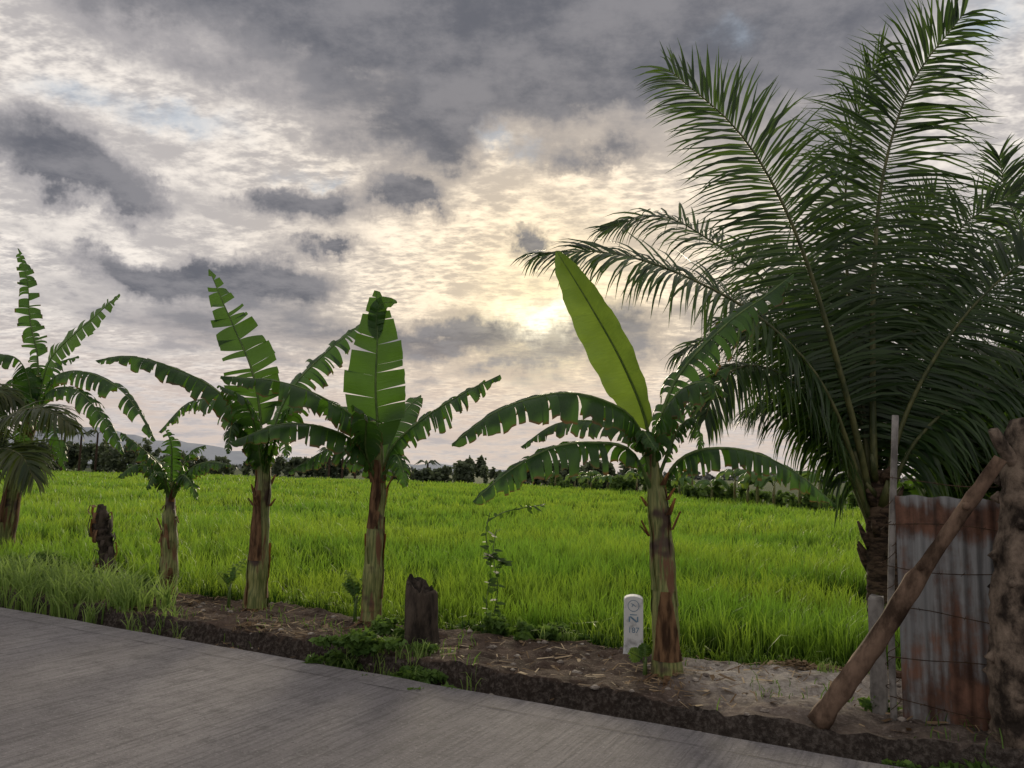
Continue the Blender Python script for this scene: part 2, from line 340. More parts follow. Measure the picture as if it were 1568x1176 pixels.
blades('rice_field',bx,by,H(bx,by)-.03,h,.0042*ds*rs.uniform(.7,1.3,n),.30,M_rice,4)
print('rice blades',n)
# ---------------------------------------------------------------- bananas
def banana(base,Y,stem,rads,leaves,seed,sucker=True,husk=True):
    mb=MB(); rd=random.Random(seed)
    pts=[P(px,py,Y+dy) for px,py,dy in stem]; pts[0][2]=H(pts[0][0],pts[0][1])-.05
    C=catmull(pts,34); rr=np.interp(np.linspace(0,1,34),np.linspace(0,1,len(rads)),rads)*np.array([1+.04*math.sin(i*.9)+rd.uniform(-.03,.03) for i in range(34)])
    tube(mb,C,rr,14,2,.05,rnd=rd)
    for i in range(15):
        a=rd.uniform(0,6.28); i0=rd.randint(1,20); ln=rd.randint(6,12); i1=min(31,i0+ln); wd=rd.uniform(.5,1.2); dry=rd.random()<.38
        vs=[];nk=5
        for ii in range(i0,i1+1):
            f=(ii-i0)/(i1-i0); 
            for k in range(nk):
                th=a+(k/(nk-1)-.5)*wd*2*(1-f*.75); r=rr[ii]*1.05+.005+(.022*f**3 if dry else .003*f)
                vs.append(C[ii]+np.array([math.cos(th)*r,math.sin(th)*r,0]))
        mb.add(vs,[(r_*nk+k,r_*nk+k+1,(r_+1)*nk+k+1,(r_+1)*nk+k) for r_ in range(i1-i0) for k in range(nk-1)],3 if dry else 2)
    for i in range(9):
        a=rd.uniform(0,6.28); ii=rd.randint(17,27); L=rd.uniform(.06,.16); o=np.array([math.cos(a),math.sin(a),0]); p=C[ii]+o*rr[ii]*.8
        sv=nrm(np.cross(o,DOWN)); up=rd.choice([1,1,-1]); vs=[]
        for q_,w_ in ((0,.035),(.5,.028),(1,.012)):
            c=p+o*(.03+.06*q_)*(1 if up>0 else .5)+np.array([0,0,up*L*q_]); vs+=[c-sv*w_,c+o*.012,c+sv*w_]
        mb.add(vs,[(3*j+k,3*j+k+1,3*j+k+4,3*j+k+3) for j in range(2) for k in range(2)],3)
    for i in range(10):
        a=rd.uniform(0,6.28); r=rr[0]; o=np.array([math.cos(a),math.sin(a),0]); p=C[0]+o*r*.9+[0,0,.08]; q=p+o*rd.uniform(.08,.28)+[0,0,-.06]; sv=nrm(np.cross(o,DOWN))*.02
        mb.add([p-sv,p+sv,q+sv*.6,q-sv*.6],[(0,1,2,3)],3)
    for i,l in enumerate(leaves):
        pts=[P(px,py,Y+dy) for px,py,dy in l['p']]; kw={k:v for k,v in l.items() if k!='p'}
        bleaf(mb,pts,seed=seed*50+i,**kw)
    return mb.obj('banana_plant',[M_leaf,M_pet,M_stem,M_dry,M_leafy,M_leafm])
g=G(1020,1042,.05); Y1=g[1]
banana(None,Y1,[(1023,1042,0),(1018,930,0),(1012,820,0),(1003,740,.0),(990,665,.02)],[.115,.098,.083,.07,.04],[
 dict(p=[(997,740,0),(990,650,0),(955,560,-.1),(905,470,-.15),(852,384,-.1)],hw=.24,N0=(-.75,-1,.35),droop=-42,hang=0,pet=.20,mat=4),
 dict(p=[(1000,740,0),(975,650,-.1),(920,612,-.3),(850,603,-.5),(765,628,-.7),(692,680,-.8)],hw=.29,tear=.22,droop=45,hang=.5,pet=.12,nst=22),
 dict(p=[(1000,755,0),(965,690,-.2),(905,678,-.4),(845,686,-.6),(785,718,-.7),(724,768,-.8)],hw=.28,tear=.45,droop=45,hang=.5,pet=.12),
 dict(p=[(1000,730,0),(965,660,.2),(910,645,.5),(850,650,.7),(798,684,.9)],hw=.2,tear=.35,droop=40,hang=.4,pet=.15),
 dict(p=[(1002,735,0),(1015,630,.05),(1050,560,.1),(1120,490,.1),(1170,455,.15),(1215,420,.2)],hw=.27,tear=.6,N0=(-.5,-.7,.6),droop=38,hang=.45,pet=.15),
 dict(p=[(1008,760,0),(1035,710,-.1),(1080,688,-.2),(1150,692,-.3),(1220,725,-.35),(1282,775,-.4)],hw=.24,tear=.85,droop=50,hang=.6,pet=.1),
 dict(p=[(1000,730,0),(1008,650,-.2),(1040,600,-.35),(1080,585,-.4),(1115,605,-.4)],hw=.24,tear=.55,droop=45,hang=.5,pet=.15),
 dict(p=[(1005,740,0),(1035,665,-.1),(1060,640,-.15),(1072,665,-.15),(1070,700,-.15)],hw=.12,tear=.8,droop=50,hang=.5,pet=.2),
 dict(p=[(1000,730,0),(1020,640,.3),(1060,590,.7),(1120,560,1.0)],hw=.24,tear=.5,N0=(-.5,-.5,.8),droop=38,hang=.3,pet=.15),
 dict(p=[(1000,745,0),(985,680,-.1),(985,660,-.3),(1005,690,-.5)],hw=.14,tear=.3,droop=38,hang=.3,pet=.15),
 ],1)
Y2=G(570,962,.05)[1]
banana(None,Y2,[(568,962,0),(572,880,0),(575,800,0),(580,740,0),(580,670,0)],[.105,.092,.078,.065,.04],[
 dict(p=[(580,730,0),(578,650,-.05),(575,590,-.1),(578,510,-.1),(576,445,-.1)],hw=.38,N0=(.15,-1,.1),tear=.14,droop=-10,hang=0,pet=.16,nst=9,mat=5,taper=.4),
 dict(p=[(577,520,-.08),(576,490,-.12),(584,466,-.16),(608,462,-.2)],hw=.09,N0=(.1,-1,.0),tear=0,droop=12,hang=.0,pet=.0,pr=.004,mat=5),
 dict(p=[(582,730,0),(605,680,-.1),(650,640,-.2),(705,605,-.3),(766,574,-.4)],hw=.31,tear=.55,N0=(-.2,-.6,1),droop=32,hang=.3,pet=.12),
 dict(p=[(578,735,0),(555,655,-.2),(500,612,-.5),(430,585,-.8),(338,576,-1)],hw=.31,tear=.38,droop=42,hang=.45,pet=.12),
 dict(p=[(578,745,0),(550,685,-.2),(500,656,-.4),(430,650,-.6),(353,678,-.7)],hw=.28,tear=.38,droop=42,hang=.45,pet=.12),
 dict(p=[(578,750,0),(555,700,.1),(510,686,.3),(443,722,.5)],hw=.27,tear=.4,droop=38,hang=.45,pet=.12),
 dict(p=[(584,745,0),(600,700,-.2),(612,705,-.35),(622,745,-.45)],hw=.2,tear=.5,droop=40,hang=.4,pet=.1),
 dict(p=[(584,735,0),(600,670,.3),(620,630,.6),(645,605,.9)],hw=.2,tear=.1,N0=(0,-1,.6),droop=20,hang=.1,pet=.15),
 dict(p=[(578,735,0),(560,660,.2),(530,630,.5),(480,605,.9)],hw=.24,tear=.4,droop=30,hang=.3,pet=.15),
 dict(p=[(578,740,0),(560,690,-.2),(560,640,-.5),(540,620,-.7)],hw=.22,tear=.3,droop=30,hang=.3,pet=.15),
 ],2)
Y3=G(392,934,.05)[1]
banana(None,Y3,[(390,934,0),(396,860,0),(400,790,0),(404,720,0),(403,670,0)],[.125,.108,.092,.075,.05],[
 dict(p=[(402,710,0),(398,630,-.05),(385,565,-.1),(360,505,-.1),(338,455,-.1),(320,412,-.05)],hw=.46,N0=(.25,-1,.2),tear=.5,droop=-12,hang=.05,pet=.18,nst=18,mat=5,taper=.65),
 dict(p=[(400,730,0),(375,645,-.2),(320,590,-.4),(250,558,-.6),(195,545,-.7),(147,552,-.7)],hw=.28,tear=.33,droop=42,hang=.45,pet=.12),
 dict(p=[(400,735,0),(375,655,.1),(340,618,.3),(290,616,.6),(243,662,.8)],hw=.26,tear=.65,droop=45,hang=.5,pet=.12),
 dict(p=[(406,725,0),(425,640,.1),(455,585,.2),(505,535,.3),(560,490,.4)],hw=.38,tear=.5,N0=(-.4,-.7,.7),droop=25,hang=.25,pet=.2),
 dict(p=[(406,735,0),(430,650,-.3),(465,610,-.7),(520,620,-1.0)],hw=.28,tear=.4,droop=38,hang=.4,pet=.12),
 dict(p=[(400,735,0),(380,670,-.2),(358,645,-.4),(348,695,-.5)],hw=.2,tear=.6,droop=45,hang=.5,pet=.12),
 dict(p=[(404,735,0),(392,660,-.3),(372,610,-.6),(335,590,-.9)],hw=.28,tear=.4,droop=30,hang=.4,pet=.12),
 dict(p=[(404,735,0),(412,670,-.3),(430,660,-.6),(440,700,-.8)],hw=.2,tear=.5,droop=40,hang=.4,pet=.12),
 ],3)
Y4=G(258,917,.05)[1]
banana(None,Y4,[(257,917,0),(259,850,0),(260,790,0),(262,735,0)],[.11,.09,.07,.04],[
 dict(p=[(262,765,0),(263,710,-.05),(262,680,-.1),(252,655,-.1)],hw=.15,N0=(0,-1,.3),tear=.5,droop=20,hang=.3,pet=.25),
 dict(p=[(262,770,0),(245,715,-.1),(215,685,-.3),(185,662,-.4)],hw=.22,tear=.4,N0=(.2,-.4,1),droop=35,hang=.4,pet=.2),
 dict(p=[(262,770,0),(240,725,-.2),(210,712,-.4),(181,730,-.5)],hw=.2,tear=.4,droop=40,hang=.4,pet=.2),
 dict(p=[(262,770,0),(280,715,-.1),(295,690,-.2),(314,682,-.3)],hw=.2,tear=.5,droop=35,hang=.4,pet=.2),
 dict(p=[(262,770,0),(285,725,-.2),(315,708,-.4),(352,712,-.6)],hw=.22,tear=.5,droop=40,hang=.4,pet=.2),
 dict(p=[(262,770,0),(250,720,.2),(232,700,.5),(205,718,.7)],hw=.18,tear=.5,droop=40,hang=.4,pet=.2),
 dict(p=[(262,770,0),(275,730,-.3),(290,735,-.5),(302,765,-.6)],hw=.15,tear=.6,droop=40,hang=.4,pet=.2),
 dict(p=[(262,770,0),(250,730,-.3),(238,725,-.5),(225,750,-.6)],hw=.15,tear=.6,droop=40,hang=.4,pet=.2),
 ],4)
Y5=14.
banana(None,Y5,[(2,868,0),(12,790,0),(28,710,0),(48,640,0),(57,575,0)],[.17,.15,.12,.10,.05],[
 dict(p=[(56,620,0),(58,550,0),(46,490,0),(42,430,0),(27,380,0)],hw=.25,N0=(.6,-1,.1),tear=.8,droop=20,hang=.2,pet=.15),
 dict(p=[(57,620,0),(75,555,-.1),(105,520,-.2),(145,485,-.3),(183,450,-.3)],hw=.36,tear=.35,N0=(-.4,-.8,.5),droop=15,hang=.15,pet=.15,mat=5),
 dict(p=[(57,640,0),(80,580,-.2),(130,570,-.4),(190,602,-.6),(238,675,-.7)],hw=.38,tear=.45,droop=45,hang=.5,pet=.12),
 dict(p=[(57,640,0),(75,600,-.3),(115,596,-.6),(155,636,-.8),(190,695,-.9)],hw=.35,tear=.5,droop=45,hang=.5,pet=.12),
 dict(p=[(52,640,0),(40,570,-.2),(15,545,-.4),(-40,545,-.6)],hw=.38,tear=.4,droop=40,hang=.4,pet=.12),
 dict(p=[(50,650,0),(30,600,-.3),(5,620,-.6),(-15,690,-.8)],hw=.35,tear=.6,droop=45,hang=.5,pet=.12),
 dict(p=[(55,640,0),(62,590,.2),(80,560,.6),(120,545,1.0)],hw=.3,tear=.4,droop=35,hang=.3,pet=.12),
 dict(p=[(52,650,0),(60,640,-.5),(85,660,-.8),(100,720,-.9)],hw=.3,tear=.6,droop=40,hang=.4,pet=.12),
 dict(p=[(52,650,0),(40,610,-.5),(35,640,-.8),(30,720,-.9)],hw=.3,tear=.6,droop=40,hang=.4,pet=.12),
 dict(p=[(52,650,0),(45,600,.3),(20,580,.5),(-10,610,.6)],hw=.3,tear=.6,droop=40,hang=.4,pet=.12),
 ],5)
# banana suckers
def sucker(px,py,h,leaves,seed):
    mb=MB(); g=G(px,py,.05); g[2]=H(g[0],g[1]); rd=random.Random(seed)
    tube(mb,[g-[0,0,.03],g+[0,0,h*.3],g+[.01,0,h*.5]],[.022,.015,.008],7,1)
    for i in range(leaves):
        a=rd.uniform(0,6.28); r=rd.uniform(.08,.22); o=np.array([math.cos(a),math.sin(a)*.6,0]); tz=rd.uniform(.7,1.1)*h
        bleaf(mb,[g+[0,0,h*.3],g+o*r*.3+[0,0,tz*.7],g+o*r+[0,0,tz],],hw=.06,N0=(0,-1,.5),droop=15,hang=.05,pet=.3,seed=seed*9+i,mat=4,pr=.006)
    return mb.obj('banana_sucker',[M_leaf,M_pet,M_stem,M_dry,M_leafy])
sucker(350,928,.52,3,1); sucker(543,958,.5,5,2); sucker(988,1036,.25,2,3)
# ---------------------------------------------------------------- coconut palm
YP=8.2
def palm(trunk,rads,fronds,Y,name='coconut_palm',seed=0,mats=None,boots=True):
    mb=MB(); rd=random.Random(seed)
    pts=[P(px,py,Y+dy) for px,py,dy in trunk]; pts[0][2]=-.3
    C=catmull(pts,40); rr=np.interp(np.linspace(0,1,40),np.linspace(0,1,len(rads)),rads); rr=rr*(1+.06*(np.arange(40)%2))
    tube(mb,C,rr,14,2,.06,rnd=rd)
    if boots:
        for i in range(26):
            f=rd.uniform(.45,1); ii=int(f*39); a=rd.uniform(0,6.28); o=np.array([math.cos(a),math.sin(a),0]); p=C[ii]+o*rr[ii]*.7; L=rd.uniform(.12,.3)
            tube(mb,[p,p+o*.08+[0,0,L*.5],p+o*.14+[0,0,L]],[.05,.035,.012],6,2 if rd.random()<.6 else 1,.1,rnd=rd)
    for i,l in enumerate(fronds):
        pts=[P(px,py,Y+dy) for px,py,dy in l['p']]; kw={k:v for k,v in l.items() if k!='p'}
        frond(mb,pts,seed=seed*70+i,**kw)
    return mb.obj(name,mats or [M_palm,M_rach,M_bark])
palm([(1350,1000,0),(1352,900,0),(1350,830,0),(1345,770,0),(1340,720,0)],[.17,.15,.15,.14,.08],[
 dict(p=[(1338,790,0),(1305,640,-.2),(1245,430,-.4),(1190,295,-.5),(1125,195,-.5),(1026,108,-.4)],Lm=1.15,N0=(0,-1,.3),droop=.34,vee=.05,n=84,pr=.042),
 dict(p=[(1340,790,0),(1336,600,.0),(1338,420,.0),(1352,270,.0),(1395,130,-.1),(1475,22,-.2)],Lm=1.25,N0=(0,-1,.1),droop=.48,vee=.05,n=92,pr=.045),
 dict(p=[(1340,790,0),(1318,600,.3),(1296,400,.5),(1298,250,.6),(1325,140,.6),(1350,75,.5)],Lm=.95,N0=(.6,-1,.1),droop=.6,vee=.05,n=80),
 dict(p=[(1335,800,0),(1270,610,-.3),(1180,500,-.6),(1060,428,-.8),(940,388,-.9),(828,388,-.9)],Lm=.95,N0=(.2,-.7,1),droop=.8,n=80),
 dict(p=[(1335,790,0),(1270,580,.3),(1180,440,.7),(1090,370,1.0),(1010,330,1.2),(930,350,1.3)],Lm=1.0,N0=(.3,-.8,.8),droop=.6,n=74),
 dict(p=[(1335,800,0),(1290,690,-.2),(1230,600,-.4),(1160,560,-.6),(1105,580,-.8),(1080,640,-.9)],Lm=.85,N0=(.2,-.4,1),droop=1.1,n=64),
 dict(p=[(1335,810,0),(1290,710,.1),(1235,640,.3),(1190,610,.5),(1150,625,.7)],Lm=.9,N0=(.2,-.4,1),droop=1.2,n=60),
 dict(p=[(1345,790,0),(1385,640,-.1),(1450,520,-.2),(1530,430,-.3),(1640,350,-.4)],Lm=1.25,N0=(-.4,-.8,.6),droop=.7,n=80),
 dict(p=[(1345,790,0),(1375,620,.3),(1415,450,.5),(1470,350,.6),(1560,290,.6)],Lm=1.0,N0=(-.3,-1,.3),droop=.75,n=74),
 dict(p=[(1345,800,0),(1400,680,-.2),(1480,610,-.4),(1570,590,-.6),(1650,640,-.7)],Lm=1.0,N0=(-.2,-.4,1),droop=1.1,n=66),
 dict(p=[(1340,790,0),(1325,600,.6),(1270,450,1.2),(1210,390,1.6),(1130,370,2.0)],Lm=1.1,N0=(.2,-.8,.5),droop=.75,n=70),
 dict(p=[(1340,790,0),(1350,640,.5),(1380,520,1.1),(1440,440,1.7),(1500,420,2.2)],Lm=1.1,N0=(-.2,-.8,.5),droop=.85,n=70),
 dict(p=[(1335,800,0),(1290,640,.5),(1210,530,1.1),(1130,500,1.6),(1040,540,2.0)],Lm=1.0,N0=(.2,-.6,.8),droop=.95,n=66),
 dict(p=[(1342,800,0),(1365,700,.3),(1410,640,.8),(1450,640,1.2),(1490,700,1.5)],Lm=.9,N0=(0,-.4,1),droop=1.1,n=60),
 dict(p=[(1340,800,0),(1320,650,.2),(1290,520,.6),(1270,450,1.0),(1220,420,1.4)],Lm=1.15,N0=(.3,-.9,.4),droop=.75,n=70),
 dict(p=[(1340,800,0),(1345,650,.4),(1360,500,.8),(1385,380,1.1),(1430,300,1.3)],Lm=1.15,N0=(-.2,-1,.2),droop=.65,n=80),
 dict(p=[(1338,800,0),(1300,660,.3),(1240,560,.7),(1170,500,1.1),(1100,490,1.4)],Lm=1.0,N0=(.2,-.7,.6),droop=.95,n=66),
 ],YP,seed=1)
palm([(1720,1100,0),(1710,900,0),(1700,700,0),(1695,620,0)],[.17,.15,.14,.08],[
 dict(p=[(1695,650,0),(1650,520,0),(1590,400,0),(1545,310,0),(1530,240,0)],Lm=1.0,N0=(0,-1,.3),droop=.4,n=70),
 dict(p=[(1695,660,0),(1640,600,-.3),(1560,540,-.6),(1480,540,-.8),(1420,600,-.9)],Lm=1.0,N0=(.2,-.4,1),droop=1.,n=70),
 dict(p=[(1695,660,0),(1620,540,.3),(1540,470,.6),(1460,450,.8),(1400,500,1)],Lm=1.0,N0=(.2,-.6,.8),droop=.9,n=70),
 dict(p=[(1695,660,0),(1670,480,.3),(1640,350,.5),(1620,280,.6),(1610,230,.6)],Lm=1.0,N0=(0,-1,.3),droop=.7,n=70),
 dict(p=[(1695,660,0),(1640,640,-.1),(1570,630,-.3),(1500,690,-.5)],Lm=.9,N0=(.2,-.4,1),droop=1.1,n=60),
 dict(p=[(1695,660,0),(1730,500,.0),(1790,400,.0),(1880,380,.0)],Lm=1.0,N0=(0,-.8,.6),droop=.6,n=60),
 ],9.5,seed=2)
palm([(-90,880,0),(-88,800,0),(-85,760,0)],[.2,.18,.12],[
 dict(p=[(-85,790,0),(-50,700,-.1),(0,645,-.3),(60,625,-.5),(110,650,-.6)],Lm=.85,N0=(-.2,-.4,1),droop=1.0,n=60,w=.022),
 dict(p=[(-85,800,0),(-50,730,-.3),(-10,690,-.6),(30,695,-.9),(50,730,-1.0)],Lm=.9,N0=(-.2,-.4,1),droop=.9,n=60,w=.022),
 dict(p=[(-85,790,0),(-70,680,.2),(-50,620,.3),(-15,590,.5),(20,610,.6)],Lm=.9,N0=(-.2,-.7,1),droop=.9,n=60,w=.022),
 dict(p=[(-85,800,0),(-110,680,0),(-150,640,0),(-200,660,0)],Lm=1.,N0=(.2,-.4,1),droop=.7,n=50,w=.022),
 ],12.5,seed=3,mats=[M_palmb,M_rach,M_bark])
# ---------------------------------------------------------------- corrugated fence
f0=G(1378,1117,.03); fs0,ft0=st(f0[0],f0[1]); HF=1.50
par=bpy.data.objects.new('corrugated_metal_fence',None); sc.collection.objects.link(par)
rd=random.Random(4)
def sheet(s0,s1,off,z0,z1,nm,tilt):
    mb=MB(); n=int((s1-s0)/.0095); vs=[]
    zs=[z0,z0+.15,(z0+z1)/2,z1-.2,z1]
    for i in range(n+1):
        s=s0+(s1-s0)*i/n; o=off+.011*math.sin(2*math.pi*(s-s0)/.076)
        for k,z in enumerate(zs):
            zz=z+tilt*(s-s0)*(k==len(zs)-1)+(.012*math.sin(s*23)+.008*math.sin(s*61))*(k==0)+.006*math.sin(s*37)*(k==4)
            x,y=XY(s,ft0+o+.012*math.sin(zz*4+s*2)+.006*math.sin(zz*11+s*5)); vs.append((x,y,zz))
    m=len(zs); mb.add(vs,[(i*m+k,(i+1)*m+k,(i+1)*m+k+1,i*m+k+1) for i in range(n) for k in range(m-1)])
    return mb.obj(nm,[M_corr],True,par)
sheet(fs0+.02,fs0+.62,0,-.03,HF,'sheet_1',-.02); sheet(fs0+.57,fs0+1.25,.03,-.03,HF-.03,'sheet_2',.01); sheet(fs0+1.2,fs0+1.95,0,-.03,HF,'sheet_3',0); sheet(fs0+1.9,fs0+2.7,.03,-.03,HF+.03,'sheet_4',0)
mb=MB(); 
for z in (.35,1.2):
    a=XY(fs0-.02,ft0+.075); b_=XY(fs0+2.7,ft0+.075); tube(mb,[a+(z,),b_+(z,)],.025,6,0)
mb.obj('rails',[M_log],False,par)
mb=MB(); a=XY(fs0-.03,ft0-.0); top=P(1371,636,a[1]); 
tube(mb,catmull([(a[0],a[1],-.05),(a[0]+.003,a[1],.8),(top[0],top[1],top[2])],9),.021,8,0,.06); mb.obj('pole',[M_post],True,par)
mb=MB(); c_=G(1348,1103,.03); 
def boxpost(mb,x,y,z0,z1,w,d,mat=0,ch=.01):
    vs=[];P8=[(-w,-d+ch),(-w+ch,-d),(w-ch,-d),(w,-d+ch),(w,d-ch),(w-ch,d),(-w+ch,d),(-w,d-ch)]; rd=random.Random(1)
    for z,sc_ in ((z0,1),(z0+.3,.98),(z0+.6,.97),(z1-ch,.94),(z1,.8)):
        for (u,v) in P8: u+=rd.uniform(-.005,.005); vs.append((x+D[0]*u*sc_+NV[0]*v*sc_,y+D[1]*u*sc_+NV[1]*v*sc_,z+(rd.uniform(-.02,.02) if z>z1-.03 else 0)))
    fs=[(r*8+j,r*8+(j+1)%8,(r+1)*8+(j+1)%8,(r+1)*8+j) for r in range(4) for j in range(8)]+[tuple(range(32,40))]
    mb.add(vs,fs,mat)
boxpost(mb,c_[0],c_[1],-.05,.82,.05,.045); mb.obj('concrete_post',[M_post],False)
# barbed wire strands
mb=MB(); rd=random.Random(3)
for z in (.22,.5,.78,1.05,1.32,1.6):
    pts=[]
    for i in range(12):
        s=fs0-.05+i*.22; x,y=XY(s,ft0-.05); pts.append((x,y,z+.02*math.sin(i*1.3+z*9)-.03*math.sin(math.pi*i/11)))
    C=catmull(pts,40); tube(mb,C,.0028,4,0)
    for i in range(1,40,2):
        c=C[i]; 
        for q_ in range(2):
            d=np.array([rd.uniform(-1,1),rd.uniform(-1,1),rd.uniform(-1,1)])*.014; tube(mb,[c-d,c+d],.0018,3,0)
for i in range(8): # loose coil on the pole
    z=.15+i*.17; th0=rd.uniform(0,6)
    pts=[(a[0]+(.03+.015*(k_%2))*math.cos(th0+k_*.8),a[1]+.035*math.sin(th0+k_*.8),z+.02*k_) for k_ in range(9)]
    tube(mb,catmull(pts,24),.0026,4,0)
mb.obj('barbed_wire',[M_wire],False)
# rough trunk at right
rt=G(1562,1160,.03); mb=MB(); rd=random.Random(9)
tp=P(1566,640,rt[1]); C=catmull([(rt[0],rt[1],-.1),(rt[0]-.005,rt[1],.7),(tp[0],tp[1],tp[2]-.2),tp],44)
tube(mb,C,np.interp(np.linspace(0,1,44),[0,.7,.96,1],[.135,.115,.105,.07])*np.array([1+rd.uniform(-.08,.08) for _ in range(44)]),18,0,.09,rnd=rd)
q0=P(1562,715,rt[1]); tube(mb,catmull([q0,P(1538,690,rt[1]-.05),P(1520,658,rt[1]-.08)],7),[.05,.045,.04,.037,.036,.035,.026],9,0,.12,rnd=rd)
for i in range(34):
    k=rd.randint(1,40); a_=rd.uniform(0,6.28); o=np.array([math.cos(a_),math.sin(a_),0]); c=C[k]+o*.11
    tube(mb,[c-[0,0,.03],c+o*.02,c+[0,0,.04]],[.008,.03,.008],6,0,.2,rnd=rd)
mb.obj('tree_trunk',[M_bark2])
# leaning log
lb=G(1252,1122,.03); lb[2]=H(lb[0],lb[1])+.02; lt=P(1532,702,rt[1]-.10); mb=MB(); rd=random.Random(2)
C=catmull([lb,lb*.66+lt*.34+[.0,0,-.015],lb*.4+lt*.6+[.01,0,.02],lt],30)
rr=np.interp(np.linspace(0,1,30),[0,.3,.55,.6,1],[.06,.056,.054,.042,.035])*np.array([1+rd.uniform(-.07,.07) for _ in range(30)])
tube(mb,C,rr,9,0,.14,rnd=rd)
for k_ in (9,17,24):
    o=nrm(np.array([rd.uniform(-1,1),-.6,rd.uniform(0,1)])); tube(mb,[C[k_],C[k_]+o*.05,C[k_]+o*.075],[.03,.024,.015],7,0,.15,rnd=rd)
mb.obj('leaning_log',[M_log])
# ---------------------------------------------------------------- stump
g=G(643,990,.05); z0=H(g[0],g[1])-.05; mb=MB(); rd=random.Random(6); ns=30
prof=[(0,.22),(.04,.19),(.09,.165),(.16,.155),(.24,.15),(.33,.152),(.42,.15),(.50,.145),(.56,.135)]
ph=[.10*math.sin(j*6.283/ns*3+1)+.06*math.sin(j*6.283/ns*7)+rd.uniform(-.06,.06) for j in range(ns)]; vs=[]
for z,r in prof:
    for j in range(ns):
        th=6.283*j/ns; rr=r*(1+ph[j]*(1.5 if z<.05 else .9)+rd.uniform(-.02,.02)); zz=z
        if z==.56: zz=.57+.06*math.cos(th-2.6)+rd.uniform(-.03,.03)
        vs.append((g[0]-.03*z+rr*math.cos(th)*.92,g[1]+rr*math.sin(th),z0+zz))
o=len(prof)-1
for j in range(ns):
    th=6.283*j/ns; vs.append((g[0]-.02+.08*math.cos(th),g[1]+.08*math.sin(th),z0+.53+.05*math.cos(th-2.6)+rd.uniform(-.03,.03)))
vs.append((g[0]-.02,g[1],z0+.50))
fs=[(i*ns+j,i*ns+(j+1)%ns,(i+1)*ns+(j+1)%ns,(i+1)*ns+j) for i in range(o+1) for j in range(ns)]+[((o+1)*ns+j,(o+1)*ns+(j+1)%ns,(o+2)*ns) for j in range(ns)]
mb.add(vs,fs); mb.obj('tree_stump',[M_stump],False)
# dead banana stub
g=G(163,897,.03); mb=MB(); rd=random.Random(12); Yd=g[1]
C=catmull([g-[0,0,.05],P(163,850,Yd),P(156,805,Yd),P(154,772,Yd)],26); tube(mb,C,np.interp(np.linspace(0,1,26),[0,.3,.7,.9,1],[.10,.09,.115,.09,.03])*np.array([1+rd.uniform(-.2,.2) for _ in range(26)]),12,0,.2,rnd=rd)
for i in range(44):
    a=rd.uniform(0,6.28); k=rd.randint(7,25); o=np.array([math.cos(a),math.sin(a),0]); p=C[k]+o*.08; L=rd.uniform(.08,.25); sv=nrm(np.cross(o,DOWN))*.028; cc=[p,p+o*.05+[0,0,.03],p+o*.07+DOWN*L*.5,p+o*.04+DOWN*L]
    vs=[]
    for c in cc: vs+=[c-sv*rd.uniform(.5,1.2),c+sv*rd.uniform(.5,1.2)]
    mb.add(vs,[(2*j,2*j+1,2*j+3,2*j+2) for j in range(3)],rd.choice([0,0,1]))
mb.obj('dead_banana_stem',[M_stump,M_dry])
# ---------------------------------------------------------------- kilometre marker stone
g=G(970,1006,.04); zb=H(g[0],g[1])-.06; k=bpy.data.objects.new('kilometre_marker_stone',None); sc.collection.objects.link(k)
w=.082; th_=.06; mb=MB(); out=[(-w-.012,0),(-w,.12)]; 
out+=[(-w,.48)]+[(-w*math.cos(a),.50+.035*math.sin(a)) for a in np.linspace(.0,math.pi,9)]+[(w,.48),(w,.12),(w+.012,0)]
n=len(out); vs=[(x,-th_,z) for x,z in out]+[(x*.94,-th_-.008,z*.985+.004) for x,z in out]+[(x,th_,z) for x,z in out]
fs=[tuple(range(n,2*n))]+[(i,(i+1)%n,n+(i+1)%n,n+i) for i in range(n)]+[(2*n+i,2*n+(i+1)%n,(i+1)%n,i) for i in range(n)]+[tuple(range(3*n-1,2*n-1,-1))]
mb.add(vs,fs); mb.obj('stone_body',[M_white],False,k)
mb=MB(); yf=-th_-.0105
for i in range(24):
    a0,a1=6.283*i/24,6.283*(i+1)/24; mb.add([(r*math.cos(a),yf,.455+r*math.sin(a)) for a,r in ((a0,.044),(a1,.044),(a1,.049),(a0,.049))],[(0,1,2,3)])
def bar(x0,z0,x1,z1,wd):
    d=nrm(np.array([x1-x0,0,z1-z0])); p=np.array([-d[2],0,d[0]])*wd; a=np.array([x0,yf,z0]);b=np.array([x1,yf,z1]); mb.add([a-p,b-p,b+p,a+p],[(0,1,2,3)])
bar(-.02,.475,.02,.45,.003);bar(-.015,.445,.0,.47,.003)
bar(-.035,.32,-.035,.365,.006); bar(-.028,.365,.028,.32,.007); bar(.035,.32,.035,.365,.006); bar(-.03,.38,.03,.38,.004)
mb.obj('painted_emblem',[M_blue],False,k)
tx=bpy.data.curves.new('distance_number','FONT'); tx.body='187'; tx.size=.065; tx.align_x='CENTER'; to=bpy.data.objects.new('distance_number',tx); sc.collection.objects.link(to)
tx.materials.append(M_blue); to.parent=k; to.location=(0,yf,.23); to.rotation_euler=(math.pi/2,0,0)
k.location=(g[0],g[1],zb); k.rotation_euler=(0,0,math.radians(-9))
